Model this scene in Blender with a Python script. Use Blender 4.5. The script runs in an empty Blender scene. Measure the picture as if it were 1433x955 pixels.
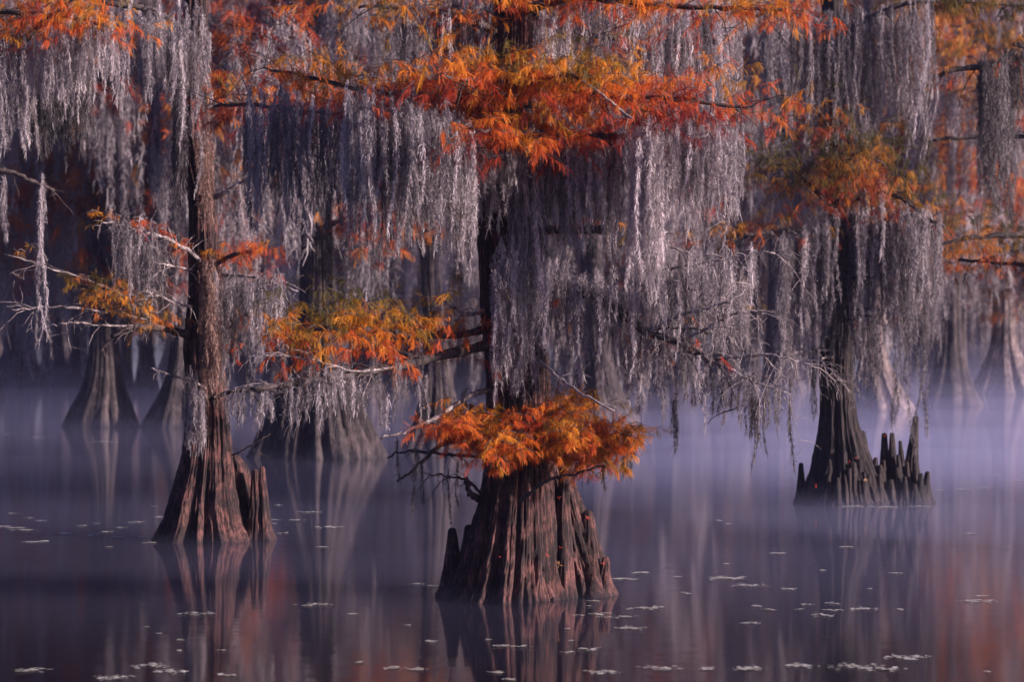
import bpy, math, random
import numpy as np

# ------------------------------------------------------------------ camera, sky, sun, exposure
F = 1433 * 100 / 36.0          # focal length in photo pixels (100 mm lens on a 36 mm sensor)
CX, CY, CAMH = 716.5, 477.5, 2.2
S = bpy.context.scene
COL = S.collection

cam_d = bpy.data.cameras.new('camera')
cam = bpy.data.objects.new('camera', cam_d)
COL.objects.link(cam)
cam.location = (0, 0, CAMH)
cam.rotation_euler = (math.radians(90), 0, 0)
cam_d.lens = 100
cam_d.sensor_width = 36
cam_d.clip_end = 1000
cam_d.dof.use_dof = True
cam_d.dof.focus_distance = 26.0
cam_d.dof.aperture_fstop = 2.8
S.camera = cam

SUN_EL, SUN_AZ = math.radians(17), math.radians(110)     # azimuth clockwise from +Y (view direction)
sun_to = np.array([math.sin(SUN_AZ) * math.cos(SUN_EL), math.cos(SUN_AZ) * math.cos(SUN_EL), math.sin(SUN_EL)])
W = bpy.data.worlds.new('World')
S.world = W
W.use_nodes = True
nt = W.node_tree
bg = nt.nodes['Background']
sky = nt.nodes.new('ShaderNodeTexSky')
sky.sky_type = 'NISHITA'
sky.sun_disc = False
sky.sun_elevation = SUN_EL
sky.sun_rotation = SUN_AZ
tint = nt.nodes.new('ShaderNodeMix')
tint.data_type = 'RGBA'
tint.blend_type = 'MULTIPLY'
tint.inputs[0].default_value = 1.0
tint.inputs[7].default_value = (0.84, 0.82, 1.58, 1)        # thin violet overcast
nt.links.new(sky.outputs[0], tint.inputs[6])
nt.links.new(tint.outputs[2], bg.inputs[0])
bg.inputs[1].default_value = 0.040

sl = bpy.data.lights.new('sun', 'SUN')
sun = bpy.data.objects.new('sun', sl)
COL.objects.link(sun)
sl.energy = 5.0
sl.angle = math.radians(1.0)
sl.color = (1.0, 0.81, 0.78)
from mathutils import Vector
sun.rotation_euler = Vector(sun_to).to_track_quat('Z', 'Y').to_euler()
sun.location = (60, -20, 60)

S.view_settings.view_transform = 'Standard'
S.view_settings.look = 'None'
S.view_settings.exposure = 1.08
S.view_settings.gamma = 1.0
cy = S.cycles
cy.max_bounces = 6
cy.diffuse_bounces = 3
cy.glossy_bounces = 3
cy.transmission_bounces = 3
cy.volume_bounces = 1
cy.transparent_max_bounces = 96
cy.use_denoising = True
cy.sample_clamp_indirect = 4.0

rng = np.random.default_rng(11)


# ------------------------------------------------------------------ helpers
def P(px, py, Y):
    """A photo pixel at a distance Y becomes a point in the world."""
    return np.array([(px - CX) / F * Y, Y, CAMH - (py - CY) / F * Y])


class MB:
    def __init__(self):
        self.v, self.q, self.t, self.n = [], [], [], 0

    def add(self, v, q, t=0.5):
        v = np.asarray(v, float).reshape(-1, 3)
        q = np.asarray(q, int).reshape(-1, 4)
        self.v.append(v)
        self.q.append(q + self.n)
        self.t.append(np.broadcast_to(np.asarray(t, float), (len(v),)).copy())
        self.n += len(v)

    def build(self, name, mat, parent=None, origin=(0, 0, 0), smooth=True):
        me = bpy.data.meshes.new(name)
        if self.n:
            v = np.concatenate(self.v) - np.asarray(origin)
            q = np.concatenate(self.q)
            me.vertices.add(len(v))
            me.vertices.foreach_set('co', v.astype(np.float32).ravel())
            me.loops.add(q.size)
            me.loops.foreach_set('vertex_index', q.astype(np.int32).ravel())
            me.polygons.add(len(q))
            me.polygons.foreach_set('loop_start', np.arange(0, q.size, 4, dtype=np.int32))
            if smooth:
                me.polygons.foreach_set('use_smooth', np.ones(len(q), dtype=bool))
            a = me.attributes.new('tint', 'FLOAT', 'POINT')
            a.data.foreach_set('value', np.concatenate(self.t).astype(np.float32))
            me.update(calc_edges=True)
        me.materials.append(mat)
        o = bpy.data.objects.new(name, me)
        COL.objects.link(o)
        if parent is not None:
            o.parent = parent
        return o


def thing(name, label, cat, loc=(0, 0, 0), group=None, rotz=0.0):
    o = bpy.data.objects.new(name, None)
    COL.objects.link(o)
    o.location = loc
    o.rotation_euler = (0, 0, rotz)
    o.empty_display_size = 0.2
    o['label'] = label
    o['category'] = cat
    if group:
        o['group'] = group
    return o


def tag(o, label, cat, group=None):
    o['label'] = label
    o['category'] = cat
    if group:
        o['group'] = group
    return o


def norm(a):
    return a / np.maximum(np.linalg.norm(a, axis=-1, keepdims=True), 1e-9)


def curve(pts, n):
    """Catmull-Rom through pts, n samples."""
    p = np.asarray(pts, float)
    if len(p) == 2:
        t = np.linspace(0, 1, n)[:, None]
        return p[0] * (1 - t) + p[1] * t
    e = np.vstack([2 * p[0] - p[1], p, 2 * p[-1] - p[-2]])
    u = np.linspace(0, len(p) - 1 - 1e-6, n)
    i = u.astype(int)
    f = (u - i)[:, None]
    a, b, c, d = e[i], e[i + 1], e[i + 2], e[i + 3]
    return 0.5 * (2 * b + (c - a) * f + (2 * a - 5 * b + 4 * c - d) * f ** 2 + (3 * b - a - 3 * c + d) * f ** 3)


def tube(mb, pts, rad, sides=6, tint=0.5):
    pts = np.asarray(pts, float)
    n = len(pts)
    rad = np.broadcast_to(np.asarray(rad, float), (n,))
    t = norm(np.gradient(pts, axis=0))
    m = np.abs(t.mean(0))
    ref = np.eye(3)[int(np.argmin(m))]
    a = norm(np.cross(t, ref))
    b = np.cross(t, a)
    th = np.linspace(0, 2 * np.pi, sides, endpoint=False)
    ring = pts[:, None] + rad[:, None, None] * (np.cos(th)[None, :, None] * a[:, None] + np.sin(th)[None, :, None] * b[:, None])
    # closed ends
    ring = np.concatenate([pts[:1, None] + 0 * ring[:1], ring, pts[-1:, None] + t[-1:, None] * rad[-1] * 0.4 + 0 * ring[:1]])
    n += 2
    i = np.arange(n - 1)[:, None] * sides
    j = np.arange(sides)[None]
    q = np.stack([i + j, i + (j + 1) % sides, i + sides + (j + 1) % sides, i + sides + j], -1)
    mb.add(ring, q, tint)


def wob(pts, amp, r=rng):
    """Gnarl a polyline a little, ends fixed at the start."""
    n = len(pts)
    k = r.normal(0, 1, (n, 3))
    k = np.cumsum(k, 0) * 0.35 + k * 0.6
    k -= k[0]
    return pts + k * amp * np.linspace(0.2, 1, n)[:, None]


def branch(mb, pts, r0, r1, n=26, sides=7, gnarl=0.012, tint=0.5):
    c = wob(curve(pts, n), gnarl)
    u = np.linspace(0, 1, n)
    rad = r0 + (r1 - r0) * u ** 0.8
    rad = rad * (1 + 0.12 * rng.normal(0, 1, n))
    tube(mb, c, np.maximum(rad, r1 * 0.6), sides, tint)
    return c


def twigs(mb, base, n, length, rad, droop=0.4, spread=1.0, depth=1, out=None, tint=0.6, upbias=0.0):
    """Fine bare forking twigs growing from random places on the polyline base. Returns tips."""
    tips = []
    base = np.asarray(base)
    for _ in range(n):
        i = rng.integers(max(1, len(base) // 5), len(base))
        o = base[i]
        ax = norm(base[i] - base[i - 1])
        d = norm(ax * 0.7 * rng.uniform(0.3, 1) + rng.normal(0, 0.55, 3) * spread + np.array([0, 0, upbias]))
        L = length * rng.uniform(0.5, 1.3)
        m = 7
        p = [o]
        dd = d.copy()
        for k in range(m - 1):
            dd = norm(dd + np.array([0, 0, -droop * 0.18 * (1 + k * 0.3)]) + rng.normal(0, 0.16, 3))
            p.append(p[-1] + dd * L / (m - 1))
        p = np.array(p)
        tube(mb, p, np.linspace(rad, rad * 0.35, m), 4, tint)
        tips.append(p)
        if depth > 0:
            tips += twigs(mb, p, rng.integers(2, 4), length * 0.5, rad * 0.6, droop, spread * 0.9, depth - 1, None, tint, upbias)
    return tips


def lobes(th, n, seed, sharp=0.7):
    """Rounded ribs with sharp grooves between, of uneven width; 0..1."""
    r = np.random.default_rng(seed)
    w = th.copy()
    for k in range(1, 5):
        w = w + r.uniform(-0.5, 0.5) / (k * 0.9) * np.sin(k * th + r.uniform(0, 6.28)) * (2.2 / max(n, 3)) * k ** 0.6
    return np.abs(np.cos(w * n / 2.0)) ** sharp


def flute_trunk(mb, ctrl, seed, nl=9, amp=(0.30, 0.05), seg=176, rows=130, fine=0.02, tip=False, flare_pow=1.6, toes=0.0):
    """A fluted, swollen cypress stem. ctrl = rows (x, y, z, r) from below the water upward."""
    c = np.asarray(ctrl, float)
    d = np.r_[0, np.cumsum(np.linalg.norm(np.diff(c[:, :3], axis=0), axis=1))]
    u = np.linspace(0, d[-1], rows)
    C = curve(c, 12 * len(c))
    dc = np.r_[0, np.cumsum(np.linalg.norm(np.diff(C[:, :3], axis=0), axis=1))]
    c4 = np.stack([np.interp(u / u[-1] * dc[-1], dc, C[:, k]) for k in range(4)], 1)
    h = u / u[-1]
    r = np.random.default_rng(seed)
    th = np.linspace(0, 2 * np.pi, seg, endpoint=False)
    rad = np.zeros((rows, seg))
    rel = (c4[:, 3] - c4[:, 3].min()) / max(np.ptp(c4[:, 3]), 1e-6)
    A = amp[1] + (amp[0] - amp[1]) * rel ** 0.7
    ph = r.uniform(0, 6.28, 6)
    for i in range(rows):
        tw = th + 0.10 * np.sin(h[i] * 5 + ph[0]) + 0.05 * np.sin(h[i] * 13 + ph[1])
        f1 = lobes(tw, nl, seed, 0.75) - 0.6
        f2 = lobes(tw + 0.03 * np.sin(h[i] * 21 + ph[2]), int(nl * 2.4), seed + 1, 0.7) - 0.6
        f3 = lobes(tw + 0.02 * np.sin(h[i] * 40 + ph[3]), int(nl * 6.2), seed + 2, 0.8) - 0.6
        lump = 0.05 * np.sin(3 * th + ph[4] + 4 * h[i]) + 0.03 * np.sin(5 * th + ph[5] - 9 * h[i])
        rad[i] = c4[i, 3] * (1 + A[i] * f1 + (0.3 * A[i] + 0.02) * f2 + fine * f3 + lump * (0.5 + rel[i]))
        if toes:
            rad[i] *= 1 + toes * max(0.0, rel[i] - 0.7) * (lobes(th, nl * 2, seed + 7, 1.0) - 0.3)
    for nr, ns, am in ((max(4, rows // 14), seg // 2, 0.8), (max(6, rows // 7), seg, 0.7), (max(8, rows // 3), seg, 0.45)):
        g = r.normal(0, 1, (nr, ns))
        g = np.repeat(g, seg // ns + 1, axis=1)[:, :seg]
        ui = np.linspace(0, nr - 1.001, rows)
        k0 = ui.astype(int)
        fu = (ui - k0)[:, None]
        rad *= 1 + fine * am * (g[k0] * (1 - fu) + g[k0 + 1] * fu)
    ring = np.stack([c4[:, 0, None] + rad * np.cos(th), c4[:, 1, None] + rad * np.sin(th), c4[:, 2, None] + 0 * rad], -1)
    ring[:, :, 2] += r.normal(0, 0.003, (rows, seg))
    if tip:
        top = c4[-1, :3] + np.array([0, 0, c4[-1, 3] * 0.5])
        ring = np.concatenate([ring, top + (ring[-1:] - c4[-1, :3]) * 0.55, top + np.array([0, 0, c4[-1, 3] * 0.2]) + 0 * ring[:1]])
        rows += 2
    i = np.arange(rows - 1)[:, None] * seg
    j = np.arange(seg)[None]
    q = np.stack([i + j, i + (j + 1) % seg, i + seg + (j + 1) % seg, i + seg + j], -1)
    mb.add(ring, q, r.uniform(0.35, 0.65))
    return c4


def frond_template(pairs, width, lf=0.34):
    """One drooping feathery leafy twig along +X, unit length."""
    v, q = [], []

    def quad(a, b, c, d):
        k = len(v)
        v.extend([a, b, c, d])
        q.append([k, k + 1, k + 2, k + 3])
    dz = lambda x: -0.32 * x * x
    quad((0, -.008, 0), (0, .008, 0), (1, .003, dz(1)), (1, -.003, dz(1)))
    for k in range(pairs):
        x = 0.10 + 0.88 * k / (pairs - 1)
        L = (lf * math.sin(math.pi * (0.18 + 0.74 * x)) + 0.03)
        for s in (-1, 1):
            a = math.radians(52 - 20 * x) * s
            ex, ey = x + L * math.cos(a), L * math.sin(a)
            mx, my = x + 0.5 * L * math.cos(a), 0.5 * L * math.sin(a)
            nx, ny = -math.sin(a) * width, math.cos(a) * width
            z0, z1 = dz(x), dz(x) - 0.10 * L
            quad((x, 0, z0), (mx + nx, my + ny, z0 + 0.02), (ex, ey, z1 - 0.06), (mx - nx, my - ny, z0 + 0.02))
    return np.array(v), np.array(q)


FR_NEAR = frond_template(13, 0.017, 0.105)
FR_MID = frond_template(6, 0.036, 0.22)
FR_FAR = frond_template(4, 0.075)


def fronds(mb, tpl, org, dirv, size, tint):
    tv, tq = tpl
    N = len(org)
    if N == 0:
        return
    X = norm(dirv)
    up = np.array([0, 0, 1.0]) + rng.normal(0, 0.45, (N, 3))
    Y = norm(np.cross(up, X))
    Z = np.cross(X, Y)
    s = size[:, None, None]
    v = org[:, None] + s * (tv[None, :, 0, None] * X[:, None] + tv[None, :, 1, None] * Y[:, None] + tv[None, :, 2, None] * Z[:, None])
    k = len(tv)
    q = tq[None] + (np.arange(N) * k)[:, None, None]
    mb.add(v.reshape(-1, 3), q.reshape(-1, 4), np.repeat(tint, k))


def sprays(mb, wood, tpl, centers, n_fr, reach, size, tint, tint_sd=0.10, twig_r=0.003, flat=0.5, droop=0.35, axis=None):
    """Leafy twigs: from every centre a thin twig grows out and carries drooping fronds."""
    centers = np.asarray(centers)
    N = len(centers)
    if N == 0:
        return
    az = rng.uniform(0, 2 * np.pi, N)
    d = np.stack([np.cos(az), np.sin(az) * 0.8, rng.normal(0.05, flat, N)], 1)
    if axis is not None:
        d = d * 0.75 + axis
    d = norm(d)
    L = reach * rng.uniform(0.5, 1.25, N)
    tint = np.broadcast_to(tint, (N,)) + rng.normal(0, tint_sd, N)
    if wood is not None:
        for i in range(N):
            p0 = centers[i]
            p1 = p0 + d[i] * L[i] * 0.55 + np.array([0, 0, 0.02])
            p2 = p0 + d[i] * L[i] + np.array([0, 0, -droop * L[i] * 0.35])
            tube(wood, np.array([p0, p1, p2]), [twig_r, twig_r * 0.8, twig_r * 0.4], 3, 0.55)
    n_fr = int(n_fr * 2.3) if tpl is FR_NEAR else n_fr
    idx = np.repeat(np.arange(N), n_fr)
    u = rng.uniform(0.08, 1.0, len(idx))
    o = centers[idx] + d[idx] * (L[idx] * u)[:, None]
    o[:, 2] -= droop * L[idx] * u * u * 0.35
    side = rng.normal(0, 0.42, (len(idx), 3))
    fd = d[idx] * 0.7 + side
    fd[:, 2] -= rng.uniform(0.1, 1.3, len(idx)) * droop * 2.6
    fronds(mb, tpl, o, fd, size * rng.uniform(0.45, 1.05, len(idx)), np.clip(tint[idx] + rng.normal(0, tint_sd * 0.6, len(idx)), 0, 1))


def moss(mb, anchors, lengths, radius, per_m, hair, width, tint=0.5, tint_sd=0.12, fuzz=0.45, sway=0.03):
    """Hanging columns of tangled grey hairs (ribbons of two quads)."""
    anchors = np.asarray(anchors, float)
    n = len(anchors)
    lengths = np.broadcast_to(lengths, (n,))
    radius = np.broadcast_to(radius, (n,))
    cnt = np.maximum(4, (lengths * per_m).astype(int))
    idx = np.repeat(np.arange(n), cnt)
    M = len(idx)
    t = rng.uniform(0, 1, M) ** 1.15
    taper = np.clip(1.08 - t, 0.05, 1) ** 0.75 * np.clip(t * 6 + 0.35, 0, 1)
    ph = rng.uniform(0, 6.28, (n, 4))
    fq = rng.uniform(2.0, 6.0, n)
    Lh = lengths[idx]
    sw = sway * Lh * t
    lump = 1 + 0.22 * np.sin(t * Lh * fq[idx] * 1.7 + ph[idx, 2]) + 0.18 * np.sin(t * Lh * fq[idx] * 3.9 + ph[idx, 3])
    rr = radius[idx] * taper * lump * np.sqrt(rng.uniform(0, 1, M)) * rng.choice([1, 1, 1, 1.5], M)
    a = rng.uniform(0, 6.28, M)
    p0 = anchors[idx].copy()
    p0[:, 0] += sw * np.sin(fq[idx] * t + ph[idx, 0]) + rr * np.cos(a)
    p0[:, 1] += sw * np.sin(fq[idx] * t + ph[idx, 1]) + rr * np.sin(a)
    p0[:, 2] -= Lh * t
    d = rng.normal(0, fuzz * 1.9, (M, 3))
    d[:, 2] -= 0.75
    thread = rng.uniform(0, 1, M) < 0.14          # some long straight threads among the curls
    d[thread] = d[thread] * 0.16 - np.array([0, 0, 1.0])
    d = norm(d)
    hl = (hair * rng.uniform(0.35, 1.2, M) * np.where(thread, 2.2, 1.0))[:, None]
    k = rng.normal(0, 0.5, (M, 3))
    p1 = p0 + d * hl * 0.5 + k * hl * 0.14
    d2 = norm(d + rng.normal(0, 0.95, (M, 3)) * np.where(thread, .15, 1.0)[:, None])
    p2 = p1 + d2 * hl * 0.5
    wv = rng.normal(0, 1, (M, 3)) * np.array([1, 0.6, 0.15])
    wv = norm(wv) * (width * rng.uniform(0.6, 1.3, M))[:, None] * 0.5
    v = np.stack([p0 - wv * 0.7, p0 + wv * 0.7, p1 - wv, p1 + wv, p2 - wv * 0.35, p2 + wv * 0.35], 1)
    q = np.array([[0, 1, 3, 2], [2, 3, 5, 4]])[None] + (np.arange(M) * 6)[:, None, None]
    st = rng.normal(0, tint_sd, n)
    tt = np.clip(tint + st[idx] + rng.normal(0, tint_sd * 0.7, M), 0, 1)
    mb.add(v.reshape(-1, 3), q.reshape(-1, 4), np.repeat(tt, 6))


# ------------------------------------------------------------------ materials
def new_mat(name):
    m = bpy.data.materials.new(name)
    m.use_nodes = True
    return m, m.node_tree, m.node_tree.nodes['Principled BSDF']


def ramp(ntree, stops):
    r = ntree.nodes.new('ShaderNodeValToRGB')
    e = r.color_ramp.elements
    while len(e) < len(stops):
        e.new(0.5)
    for k, (p, c) in enumerate(stops):
        e[k].position = p
        e[k].color = (*c, 1)
    return r


def mat_bark(name, dark, mid, light, scale=1.0, rough=0.85, bump=0.6, wetband=True):
    m, t, b = new_mat(name)
    tc = t.nodes.new('ShaderNodeTexCoord')
    mp = t.nodes.new('ShaderNodeMapping')
    mp.inputs['Scale'].default_value = (34 * scale, 34 * scale, 4.0 * scale)
    n1 = t.nodes.new('ShaderNodeTexNoise')
    n1.inputs['Scale'].default_value = 1.0
    n1.inputs['Detail'].default_value = 7
    n1.inputs['Roughness'].default_value = 0.75
    n1.inputs['Distortion'].default_value = 0.5
    n2 = t.nodes.new('ShaderNodeTexNoise')
    n2.inputs['Scale'].default_value = 3.5 * scale
    n2.inputs['Detail'].default_value = 9
    n2.inputs['Roughness'].default_value = 0.7
    t.links.new(tc.outputs['Object'], mp.inputs[0])
    t.links.new(mp.outputs[0], n1.inputs['Vector'])
    t.links.new(tc.outputs['Object'], n2.inputs['Vector'])
    mx = t.nodes.new('ShaderNodeMath')
    mx.operation = 'MULTIPLY_ADD'
    mx.inputs[1].default_value = 0.45
    t.links.new(n2.outputs['Fac'], mx.inputs[0])
    sc = t.nodes.new('ShaderNodeMath')
    sc.operation = 'MULTIPLY'
    sc.inputs[1].default_value = 0.55
    t.links.new(n1.outputs['Fac'], sc.inputs[0])
    t.links.new(sc.outputs[0], mx.inputs[2])
    r = ramp(t, [(0.42, dark), (0.50, mid), (0.58, light)])
    t.links.new(mx.outputs[0], r.inputs[0])
    sx = t.nodes.new('ShaderNodeSeparateXYZ')
    t.links.new(tc.outputs['Object'], sx.inputs[0])
    wz = t.nodes.new('ShaderNodeMath')
    wz.operation = 'MULTIPLY_ADD'
    wz.inputs[1].default_value = -0.06
    t.links.new(n2.outputs['Fac'], wz.inputs[0])
    t.links.new(sx.outputs[2], wz.inputs[2])
    wet = t.nodes.new('ShaderNodeMapRange')
    wet.inputs['From Min'].default_value = -0.05
    wet.inputs['From Max'].default_value = 0.01
    wet.inputs['To Min'].default_value = 0.35 if wetband else 1.0
    t.links.new(wz.outputs[0], wet.inputs[0])
    wm = t.nodes.new('ShaderNodeMix')
    wm.data_type = 'RGBA'
    wm.inputs[6].default_value = (dark[0] * .8, dark[1] * .9, dark[2] * 1.0, 1)
    t.links.new(wet.outputs[0], wm.inputs[0])
    t.links.new(r.outputs[0], wm.inputs[7])
    t.links.new(wm.outputs[2], b.inputs['Base Color'])
    b.inputs['Roughness'].default_value = rough
    bp = t.nodes.new('ShaderNodeBump')
    bp.inputs['Strength'].default_value = bump
    bp.inputs['Distance'].default_value = 0.03 / scale
    t.links.new(n1.outputs['Fac'], bp.inputs['Height'])
    t.links.new(bp.outputs[0], b.inputs['Normal'])
    return m


def mat_leaf(name, stops, trans=0.45):
    m, t, b = new_mat(name)
    out = t.nodes['Material Output']
    at = t.nodes.new('ShaderNodeAttribute')
    at.attribute_name = 'tint'
    oi = t.nodes.new('ShaderNodeObjectInfo')
    sp = t.nodes.new('ShaderNodeSeparateColor')
    t.links.new(oi.outputs['Color'], sp.inputs[0])
    ad = t.nodes.new('ShaderNodeMath')
    ad.operation = 'ADD'
    t.links.new(at.outputs['Fac'], ad.inputs[0])
    sb = t.nodes.new('ShaderNodeMath')
    sb.operation = 'SUBTRACT'
    sb.inputs[1].default_value = 1.0
    t.links.new(sp.outputs[0], sb.inputs[0])
    t.links.new(sb.outputs[0], ad.inputs[1])       # object colour red 1 = no shift, lower = shift
    r = ramp(t, stops)
    t.links.new(ad.outputs[0], r.inputs[0])
    t.links.new(r.outputs[0], b.inputs['Base Color'])
    b.inputs['Roughness'].default_value = 0.6
    tr = t.nodes.new('ShaderNodeBsdfTranslucent')
    t.links.new(r.outputs[0], tr.inputs[0])
    mix = t.nodes.new('ShaderNodeMixShader')
    mix.inputs[0].default_value = trans
    t.links.new(b.outputs[0], mix.inputs[1])
    t.links.new(tr.outputs[0], mix.inputs[2])
    t.links.new(mix.outputs[0], out.inputs[0])
    return m


M_BARK = mat_bark('cypress_bark', (0.007, 0.0035, 0.004), (0.029, 0.012, 0.011), (0.16, 0.066, 0.055), bump=1.0)
M_BARK_R = mat_bark('dark_cypress_bark', (0.006, 0.0045, 0.005), (0.015, 0.011, 0.012), (0.05, 0.032, 0.030), bump=1.0, wetband=False)
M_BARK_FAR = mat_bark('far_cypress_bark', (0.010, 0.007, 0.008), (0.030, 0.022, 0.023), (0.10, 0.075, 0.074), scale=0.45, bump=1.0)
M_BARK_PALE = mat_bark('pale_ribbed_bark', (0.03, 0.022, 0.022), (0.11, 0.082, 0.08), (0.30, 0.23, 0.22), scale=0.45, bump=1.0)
M_WOOD = mat_bark('branch_bark', (0.018, 0.013, 0.013), (0.045, 0.033, 0.031), (0.12, 0.09, 0.085), scale=2.0, wetband=False)
M_PALE = mat_bark('bare_grey_twig', (0.06, 0.045, 0.045), (0.21, 0.17, 0.165), (0.48, 0.42, 0.41), scale=2.0, bump=0.3, wetband=False)
FALL = [(0.0, (0.085, 0.075, 0.008)), (0.18, (0.30, 0.17, 0.010)), (0.36, (0.80, 0.32, 0.015)), (0.55, (0.72, 0.16, 0.009)),
        (0.75, (0.52, 0.060, 0.012)), (1.0, (0.22, 0.014, 0.012))]
M_LEAF = mat_leaf('autumn_cypress_leaf', FALL, 0.42)
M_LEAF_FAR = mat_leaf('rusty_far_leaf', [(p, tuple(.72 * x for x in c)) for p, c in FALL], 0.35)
M_MOSS = mat_leaf('spanish_moss', [(0.0, (0.07, 0.058, 0.062)), (0.5, (0.27, 0.235, 0.245)), (0.8, (0.60, 0.53, 0.54)), (1.0, (0.78, 0.69, 0.70))], 0.36)
M_MOSS_BROWN = mat_leaf('brown_moss', [(0.0, (0.08, 0.045, 0.035)), (0.5, (0.24, 0.14, 0.11)), (1.0, (0.42, 0.27, 0.22))], 0.25)
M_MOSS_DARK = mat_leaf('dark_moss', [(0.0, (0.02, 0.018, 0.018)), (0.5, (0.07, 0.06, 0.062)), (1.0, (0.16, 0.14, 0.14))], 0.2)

# water
M_WATER, t, b = new_mat('lake_water')
b.inputs['Base Color'].default_value = (0.012, 0.010, 0.016, 1)
b.inputs['Roughness'].default_value = 0.065
b.inputs['IOR'].default_value = 1.33
tc = t.nodes.new('ShaderNodeTexCoord')
nz = t.nodes.new('ShaderNodeTexNoise')
nz.inputs['Scale'].default_value = 2.2
nz.inputs['Detail'].default_value = 3
t.links.new(tc.outputs['Object'], nz.inputs['Vector'])
bp = t.nodes.new('ShaderNodeBump')
bp.inputs['Strength'].default_value = 0.035
bp.inputs['Distance'].default_value = 0.05
t.links.new(nz.outputs['Fac'], bp.inputs['Height'])
t.links.new(bp.outputs[0], b.inputs['Normal'])

# weed
M_WEED = mat_leaf('pale_floating_weed', [(0.0, (0.30, 0.28, 0.18)), (0.5, (0.55, 0.53, 0.42)), (1.0, (0.75, 0.74, 0.68))], 0.1)

# ------------------------------------------------------------------ water and air
mb = MB()
mb.add([(-150, -25, 0), (150, -25, 0), (150, 320, 0), (-150, 320, 0)], [[0, 1, 2, 3]])
water = mb.build('water', M_WATER, smooth=False)
water['kind'] = 'structure'


def volume_box(name, lo, hi, colour, density, aniso):
    x0, y0, z0 = lo
    x1, y1, z1 = hi
    v = [(x0, y0, z0), (x1, y0, z0), (x1, y1, z0), (x0, y1, z0), (x0, y0, z1), (x1, y0, z1), (x1, y1, z1), (x0, y1, z1)]
    q = [(3, 2, 1, 0), (4, 5, 6, 7), (0, 1, 5, 4), (1, 2, 6, 5), (2, 3, 7, 6), (3, 0, 4, 7)]
    m = bpy.data.materials.new(name)
    m.use_nodes = True
    n = m.node_tree
    n.nodes.remove(n.nodes['Principled BSDF'])
    pv = n.nodes.new('ShaderNodeVolumePrincipled')
    pv.inputs['Color'].default_value = (*colour, 1)
    pv.inputs['Density'].default_value = density
    pv.inputs['Anisotropy'].default_value = aniso
    n.links.new(pv.outputs[0], n.nodes['Material Output'].inputs['Volume'])
    k = MB()
    k.add(v, q)
    o = k.build(name, m, smooth=False)
    o['kind'] = 'stuff'
    return o


HAZE_D = 0.0003
volume_box('haze', (-160, -30, -1.0), (160, 330, 40), (0.64, 0.61, 0.95), HAZE_D, 0.2)


def mist_bank(c, r, density, colour=(0.74, 0.70, 0.97)):
    """A flat bank of mist lying on the water: a smooth lens, so that its edges thin out."""
    nu, nv = 40, 16
    u = np.linspace(0, 2 * np.pi, nu, endpoint=False)
    v = np.linspace(-np.pi / 2 + .02, np.pi / 2 - .02, nv)
    g = np.stack([c[0] + r[0] * np.cos(v)[:, None] * np.cos(u), c[1] + r[1] * np.cos(v)[:, None] * np.sin(u), c[2] + r[2] * np.sin(v)[:, None] + 0 * u], -1)
    i = np.arange(nv - 1)[:, None] * nu
    j = np.arange(nu)[None]
    q = np.stack([i + j, i + (j + 1) % nu, i + nu + (j + 1) % nu, i + nu + j], -1).reshape(-1, 4)
    q = np.vstack([q, [[0, nu - 1 - 2 * k, nu - 2 - 2 * k, nu - 3 - 2 * k] for k in range(0)] or np.zeros((0, 4), int)])
    capb = [[0, k + 2, k + 1, k] for k in range(1, nu - 2, 2)]
    o0 = (nv - 1) * nu
    capt = [[o0, o0 + k, o0 + k + 1, o0 + k + 2] for k in range(1, nu - 2, 2)]
    m = bpy.data.materials.new('mist')
    m.use_nodes = True
    n = m.node_tree
    n.nodes.remove(n.nodes['Principled BSDF'])
    pv = n.nodes.new('ShaderNodeVolumePrincipled')
    pv.inputs['Color'].default_value = (*colour, 1)
    pv.inputs['Density'].default_value = density
    pv.inputs['Anisotropy'].default_value = 0.2
    n.links.new(pv.outputs[0], n.nodes['Material Output'].inputs['Volume'])
    k = MB()
    k.add(g, np.vstack([q, capb, capt, [[o0, o0 + nu - 2, o0 + nu - 1, o0 + 0]][:0] or np.zeros((0, 4), int)]))
    o = k.build('mist', m)
    o['kind'] = 'stuff'
    return o


MIST = (0.60, 0.62, 0.94)
for c, r, dn in (((0, 85, -.2), (60, 62, .55), .0022), ((0, 95, -.2), (65, 60, 1.0), .0012), ((4, 110, -.2), (65, 60, 1.7), .0009), ((8, 135, -.2), (75, 60, 2.6), .0009),
                 ((13, 62, -.2), (13, 32, .5), .0075), ((15, 70, -.2), (14, 34, .8), .0036), ((12, 80, -.2), (16, 36, 1.15), .0028), ((17, 78, -.2), (13, 40, 1.7), .002),
                 ((19, 95, -.2), (14, 35, 2.4), .0015), ((6, 52, -.2), (8, 20, .42), .006), ((3, 60, -.2), (8, 22, .8), .003), ((-9, 66, -.2), (9, 16, .5), .003), ((-14, 90, -.2), (13, 18, .9), .002),
                 ((8, 44, -.2), (11, 16, .45), .018), ((10, 48, -.2), (11, 20, .75), .010), ((1, 36, -.2), (13, 15, .32), .008), ((7, 29, -.15), (9, 11, .34), .020), ((-5, 30, -.15), (9, 11, .30), .012), ((2, 24, -.1), (10, 7, .26), .010), ((-8, 42, -.2), (9, 15, .42), .004), ((5, 170, -.2), (80, 40, 3.6), .0010), ((-6, 160, -.2), (70, 40, 5.0), .0004)):
    mist_bank(c, r, dn, MIST)


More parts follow.
